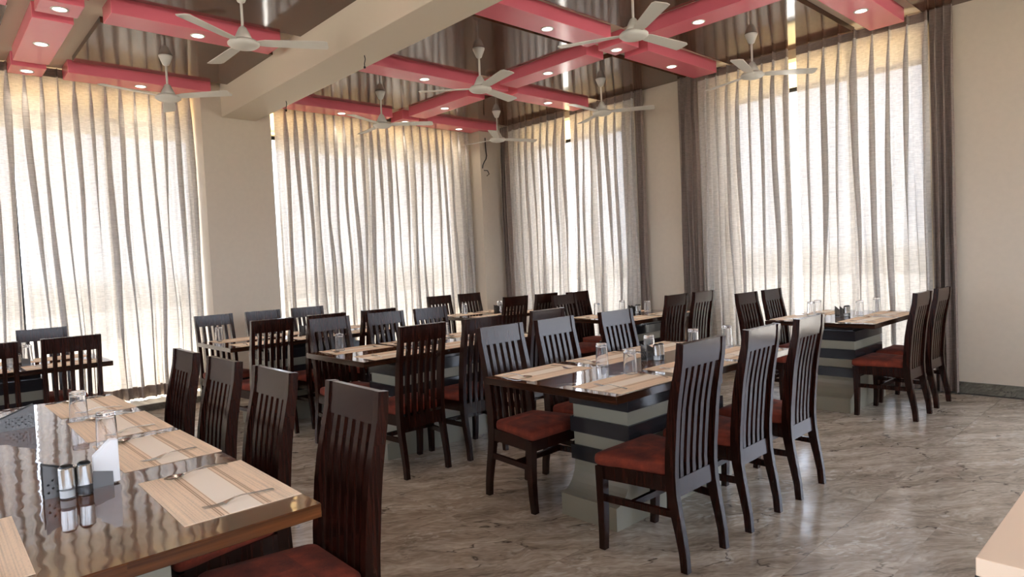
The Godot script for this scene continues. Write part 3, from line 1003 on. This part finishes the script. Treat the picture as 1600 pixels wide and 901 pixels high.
func build_curtains() -> void:
	var zc := -7.86
	var B := Vector3(0, 0, 1)
	var put := func(m: Array, label: String, drape := false) -> void:
		if drape:
			tag(solo("drape", m[0], M.drape), label, "curtain")
			return
		var t := thing("curtain", label, "curtain")
		part("heading_tape", m[0], M.heading, t)
		part("sheet", m[1], M.linen, t)
		part("shade_hem", m[2], M.heading, t)  # dark opaque strip: the shadow of the sill is put into its colour
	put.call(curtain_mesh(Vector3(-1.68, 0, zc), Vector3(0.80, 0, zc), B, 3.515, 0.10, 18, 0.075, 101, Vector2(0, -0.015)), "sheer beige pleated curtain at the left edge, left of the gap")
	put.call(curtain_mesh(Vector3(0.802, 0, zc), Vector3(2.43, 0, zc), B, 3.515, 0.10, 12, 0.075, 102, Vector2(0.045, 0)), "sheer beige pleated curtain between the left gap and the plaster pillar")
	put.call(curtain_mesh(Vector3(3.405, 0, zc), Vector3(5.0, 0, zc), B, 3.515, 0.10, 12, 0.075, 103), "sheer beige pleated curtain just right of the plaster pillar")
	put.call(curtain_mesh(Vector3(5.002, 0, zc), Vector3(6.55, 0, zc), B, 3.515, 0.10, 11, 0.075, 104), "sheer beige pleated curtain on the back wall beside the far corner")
	var xc := 6.885
	var L := Vector3(-1, 0, 0)
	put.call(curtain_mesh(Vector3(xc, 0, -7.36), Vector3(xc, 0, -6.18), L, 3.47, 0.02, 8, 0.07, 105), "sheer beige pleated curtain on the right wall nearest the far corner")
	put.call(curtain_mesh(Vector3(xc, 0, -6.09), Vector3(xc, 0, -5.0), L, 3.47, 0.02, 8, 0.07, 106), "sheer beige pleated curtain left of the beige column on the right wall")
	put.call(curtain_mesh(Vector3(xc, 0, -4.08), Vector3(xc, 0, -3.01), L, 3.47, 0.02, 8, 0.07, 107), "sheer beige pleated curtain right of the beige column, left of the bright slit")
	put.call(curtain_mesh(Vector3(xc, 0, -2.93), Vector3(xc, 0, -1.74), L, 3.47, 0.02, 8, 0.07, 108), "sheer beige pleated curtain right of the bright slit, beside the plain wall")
	put.call(curtain_mesh(Vector3(xc, 0, -7.55), Vector3(xc, 0, -7.37), L, 3.47, 0.02, 3, 0.06, 109, Vector2.ZERO, 0.6, 0.0), "narrow taupe opaque drape in the far corner", true)
	put.call(curtain_mesh(Vector3(xc, 0, -4.99), Vector3(xc, 0, -4.86), L, 3.47, 0.02, 2, 0.06, 110, Vector2.ZERO, 0.6, 0.0), "narrow taupe opaque drape on the left edge of the beige column", true)
	put.call(curtain_mesh(Vector3(xc, 0, -4.35), Vector3(xc, 0, -4.09), L, 3.47, 0.02, 4, 0.06, 111, Vector2.ZERO, 0.6, 0.0), "taupe opaque drape on the right edge of the beige column", true)
	put.call(curtain_mesh(Vector3(xc, 0, -1.73), Vector3(xc, 0, -1.55), L, 3.47, 0.02, 3, 0.06, 112, Vector2.ZERO, 0.6, 0.0), "taupe opaque drape beside the plain wall at the right", true)

func build_tables() -> void:
	chair0 = make_chair()
	# ---- table names used in the labels
	var F := "of the foreground table"
	make_table("long glossy brown table in the left foreground with striped pedestal", 0.305, -2.82, 2.46, 0.90, PI / 2, 0.29, 0.41, "table_edge")
	make_table("glossy brown six-seat table at the centre of the room with a striped pedestal", 3.09, -2.21, 1.72, 0.88, 0, 0.285, 0.405)
	make_table("glossy brown six-seat table directly behind the centre table", 3.0, -4.19, 1.72, 0.84, 0, 0.285, 0.405)
	make_table("glossy brown six-seat table in front of the plaster pillar", 2.78, -5.98, 1.72, 0.84, 0, 0.285, 0.405)
	make_table("glossy brown table at the left edge before the left curtain", 0.24, -6.14, 1.72, 0.86, 0, 0.285, 0.405)
	make_table("glossy brown four-seat table in the far corner", 5.22, -5.95, 1.2, 0.86, 0, 0.17, 0.29)
	make_table("glossy brown four-seat table before the beige column", 5.56, -4.15, 1.2, 0.86, 0, 0.17, 0.29)
	make_table("glossy brown four-seat table by the right-hand window", 6.04, -2.21, 1.2, 0.88, 0, 0.17, 0.29)

	# ---- chairs: x, z of the rear feet, turn
	var ch := func(x: float, z: float, turn: float, where: String) -> void:
		place_chair(x, z, turn, "dark slat-back chair, " + where)
	var near := 0.0
	var far := PI
	ch.call(2.54, -1.545, near, "nearest of three chairs on the near side of the centre table")
	ch.call(3.10, -1.545, near, "middle of three chairs on the near side of the centre table")
	ch.call(3.665, -1.545, near, "farthest right of three chairs on the near side of the centre table")
	ch.call(2.62, -2.93, far, "leftmost of three chairs on the far side of the centre table")
	ch.call(3.10, -2.93, far, "middle of three chairs on the far side of the centre table")
	ch.call(3.70, -2.90, far, "rightmost of three chairs on the far side of the centre table")
	ch.call(2.45, -3.54, near, "leftmost on the near side of the table behind the centre one")
	ch.call(2.97, -3.53, near, "middle on the near side of the table behind the centre one")
	ch.call(3.63, -3.54, near, "rightmost on the near side of the table behind the centre one")
	ch.call(2.48, -4.87, far, "leftmost on the far side of the table behind the centre one")
	ch.call(3.0, -4.87, far, "middle on the far side of the table behind the centre one")
	ch.call(3.49, -4.87, far, "rightmost on the far side of the table behind the centre one")
	ch.call(2.18, -5.32, near, "leftmost on the near side of the table before the pillar")
	ch.call(2.68, -5.33, near, "middle on the near side of the table before the pillar")
	ch.call(3.18, -5.3, near, "rightmost on the near side of the table before the pillar")
	ch.call(2.16, -6.64, far, "leftmost on the far side of the table before the pillar")
	ch.call(2.64, -6.64, far, "middle on the far side of the table before the pillar")
	ch.call(3.13, -6.64, far, "rightmost on the far side of the table before the pillar")
	ch.call(0.81, -5.49, near, "right one on the near side of the left-edge table")
	ch.call(0.33, -5.49, near, "cut off on the near side of the left-edge table")
	ch.call(0.8, -6.8, far, "right one on the far side of the left-edge table")
	ch.call(0.28, -6.8, far, "cut off on the far side of the left-edge table")
	ch.call(4.88, -6.62, far, "left one on the far side of the far corner table")
	ch.call(5.37, -6.62, far, "right one on the far side of the far corner table")
	ch.call(4.93, -5.29, near, "left one on the near side of the far corner table")
	ch.call(5.42, -5.29, near, "right one on the near side of the far corner table")
	ch.call(5.24, -4.82, far, "left one on the far side of the table before the column")
	ch.call(5.76, -5.08, far, "right one on the far side of the table before the column")
	ch.call(5.37, -3.5, near, "left one on the near side of the table before the column")
	ch.call(5.86, -3.5, near, "right one on the near side of the table before the column")
	ch.call(5.67, -2.92, far, "left one on the far side of the right-hand window table")
	ch.call(6.18, -2.92, far, "right one on the far side of the right-hand window table")
	ch.call(5.80, -1.55, near, "left one on the near side of the right-hand window table")
	ch.call(6.36, -1.55, near, "right one on the near side of the right-hand window table")
	var side := PI / 2
	ch.call(1.03, -1.91, side, "nearest the camera beside the foreground table")
	ch.call(1.02, -2.53, side, "second from the camera beside the foreground table")
	ch.call(1.01, -3.06, side, "third from the camera beside the foreground table")
	ch.call(1.01, -3.62, side, "fourth and farthest beside the foreground table")

	# ---- place settings
	for k in [[-1.935, "nearest"], [-2.57, "second nearest"], [-3.125, "third nearest"], [-3.735, "farthest"]]:
		setting(0.606, k[0], side, "%s at the right side of the foreground table" % k[1])
	setting(0.008, -1.915, -side, "at the left side of the foreground table, cut by the frame")
	for k in [[2.52, "left"], [3.09, "middle"], [3.64, "right"]]:
		setting(k[0], -1.93, near, "%s on the near side of the centre table" % k[1])
		setting(k[0], -2.49, far, "%s on the far side of the centre table" % k[1])
	for k in [[2.47, "left"], [3.0, "middle"], [3.55, "right"]]:
		setting(k[0], -3.93, near, "%s on the near side of the table behind the centre one" % k[1])
		setting(k[0], -4.45, far, "%s on the far side of the table behind the centre one" % k[1])
	for k in [[2.25, "left"], [2.78, "middle"], [3.32, "right"]]:
		setting(k[0], -5.72, near, "%s on the near side of the table before the pillar" % k[1])
		setting(k[0], -6.24, far, "%s on the far side of the table before the pillar" % k[1])
	for k in [[0.80, "right"], [0.28, "cut off"]]:
		setting(k[0], -5.87, near, "%s on the near side of the left-edge table" % k[1])
		setting(k[0], -6.41, far, "%s on the far side of the left-edge table" % k[1])
	for t in [[4.94, 5.50, -5.95, 0.275, "the far corner table"], [5.28, 5.84, -4.15, 0.275, "the table before the column"], [5.76, 6.32, -2.21, 0.285, "the right-hand window table"]]:
		for k in 2:
			var w: String = "left" if k == 0 else "right"
			setting(t[k], t[2] + t[3], near, "%s on the near side of %s" % [w, t[4]])
			setting(t[k], t[2] - t[3], far, "%s on the far side of %s" % [w, t[4]])

	# ---- condiments
	condiments(0.325, -2.255, "nearest the camera on the foreground table", true)
	make_napkins(Vector3(0.33, TOP + 0.0025, -2.255), 0, "white folded napkins standing in the nearest holder of the foreground table")
	dup(holder0, "napkin_holder", Vector3(0.27, TOP + 0.0002, -3.44), PI, "perforated steel napkin holder at the far end of the foreground table")
	for k in [[3.19, -2.25, "on the centre table"], [2.95, -4.19, "on the table behind the centre one"], [2.83, -6.02, "on the table before the pillar"], [0.55, -6.14, "on the left-edge table"], [5.34, -6.0, "on the far corner table"], [5.69, -4.22, "on the table before the column"], [6.02, -2.23, "on the right-hand window table"]]:
		condiments(k[0], k[1], k[2])

	# ---- glasses, all upside down
	var gl := [[0.508, -3.39, "farther of two on the foreground table"], [0.496, -2.766, "nearer of two on the foreground table"],
		[2.826, -2.334, "left on the far half of the centre table"], [2.72, -2.06, "left on the near half of the centre table"], [3.26, -2.32, "beside the shakers of the centre table"], [3.651, -2.256, "behind the nearest chair back of the centre table"], [3.90, -2.16, "at the right end of the centre table"],
		[2.353, -4.49, "left on the far half of the table behind the centre one"], [2.72, -4.12, "left on the near half of the table behind the centre one"], [3.28, -4.12, "middle on the near half of the table behind the centre one"], [3.25, -4.36, "right on the far half of the table behind the centre one"],
		[2.102, -6.36, "at the left end of the table before the pillar"], [3.02, -6.12, "right on the far half of the table before the pillar"], [2.98, -5.86, "right on the near half of the table before the pillar"],
		[0.653, -6.42, "right on the left-edge table"], [0.50, -5.95, "near the shakers of the left-edge table"],
		[5.95, -2.46, "left on the far half of the right-hand window table"], [6.12, -2.47, "second on the far half of the right-hand window table"], [6.148, -2.12, "left on the near half of the right-hand window table"], [6.52, -2.10, "right on the near half of the right-hand window table"],
		[5.40, -4.50, "left on the far half of the table before the column"], [5.80, -4.47, "right on the far half of the table before the column"], [5.80, -4.13, "on the near half of the table before the column"],
		[5.00, -6.28, "left on the far corner table"], [5.46, -6.14, "right on the far corner table"]]
	for g in gl:
		glass(g[0], g[1], "clear upside-down tumbler, " + g[2])

func build_details() -> void:
	# reception counter corner at the lower right
	var t := thing("counter", "cream topped counter corner at the lower right edge", "counter", Vector3(1.02, 0, -0.215))
	part("countertop", span(0, 1.6, 0.925, 0.95, 0, 2.2, 0.001), M.cream_top, t)
	part("front_panel", span(0.003, 1.6, 0.0, 0.9235, 0.004, 2.2), M.cream_side, t)
	part("edge_strip", span(-0.001, 0.004, 0.0, 0.925, -0.001, 0.004), M.edge_dark, t)
	# cable hanging in the corner
	var st := begin()
	var pts := []
	for k in [[6.60, 3.30], [6.60, 3.20], [6.605, 3.10], [6.615, 3.03], [6.60, 2.98], [6.56, 2.93], [6.53, 2.88], [6.52, 2.83]]:
		pts.append(Vector3(k[0], k[1], WZ + 0.02))
	tube(st, pts, 0.008)
	tube(st, [Vector3(6.54, 2.80, WZ + 0.03), Vector3(6.60, 2.80, WZ + 0.04), Vector3(6.64, 2.75, WZ + 0.03), Vector3(6.60, 2.72, WZ + 0.02)], 0.007)
	tag(solo("cable", done(st), M.cable), "loose black cable hanging down the wall in the far corner", "cable")
	# wire ends sticking out of the plaster beam
	for k in [[2.90, -4.82, "nearer stub of wire hanging from the plaster beam"], [2.98, -6.55, "farther stub of wire hanging from the plaster beam by the pillar"]]:
		st = begin()
		var o := Vector3(k[0], 3.16, k[1])
		tube(st, [o + Vector3(0, 0.01, 0), o + Vector3(0.008, -0.03, 0), o + Vector3(-0.004, -0.07, 0.004), o + Vector3(-0.004, -0.095, 0.004)], 0.004)
		lathe(st, [Vector2(0, -0.112), Vector2(0.009, -0.108), Vector2(0.009, -0.094), Vector2(0, -0.09)], 10, o + Vector3(-0.004, 0, 0.004))
		tag(solo("wire_stub", done(st), M.cable), k[2], "wire")
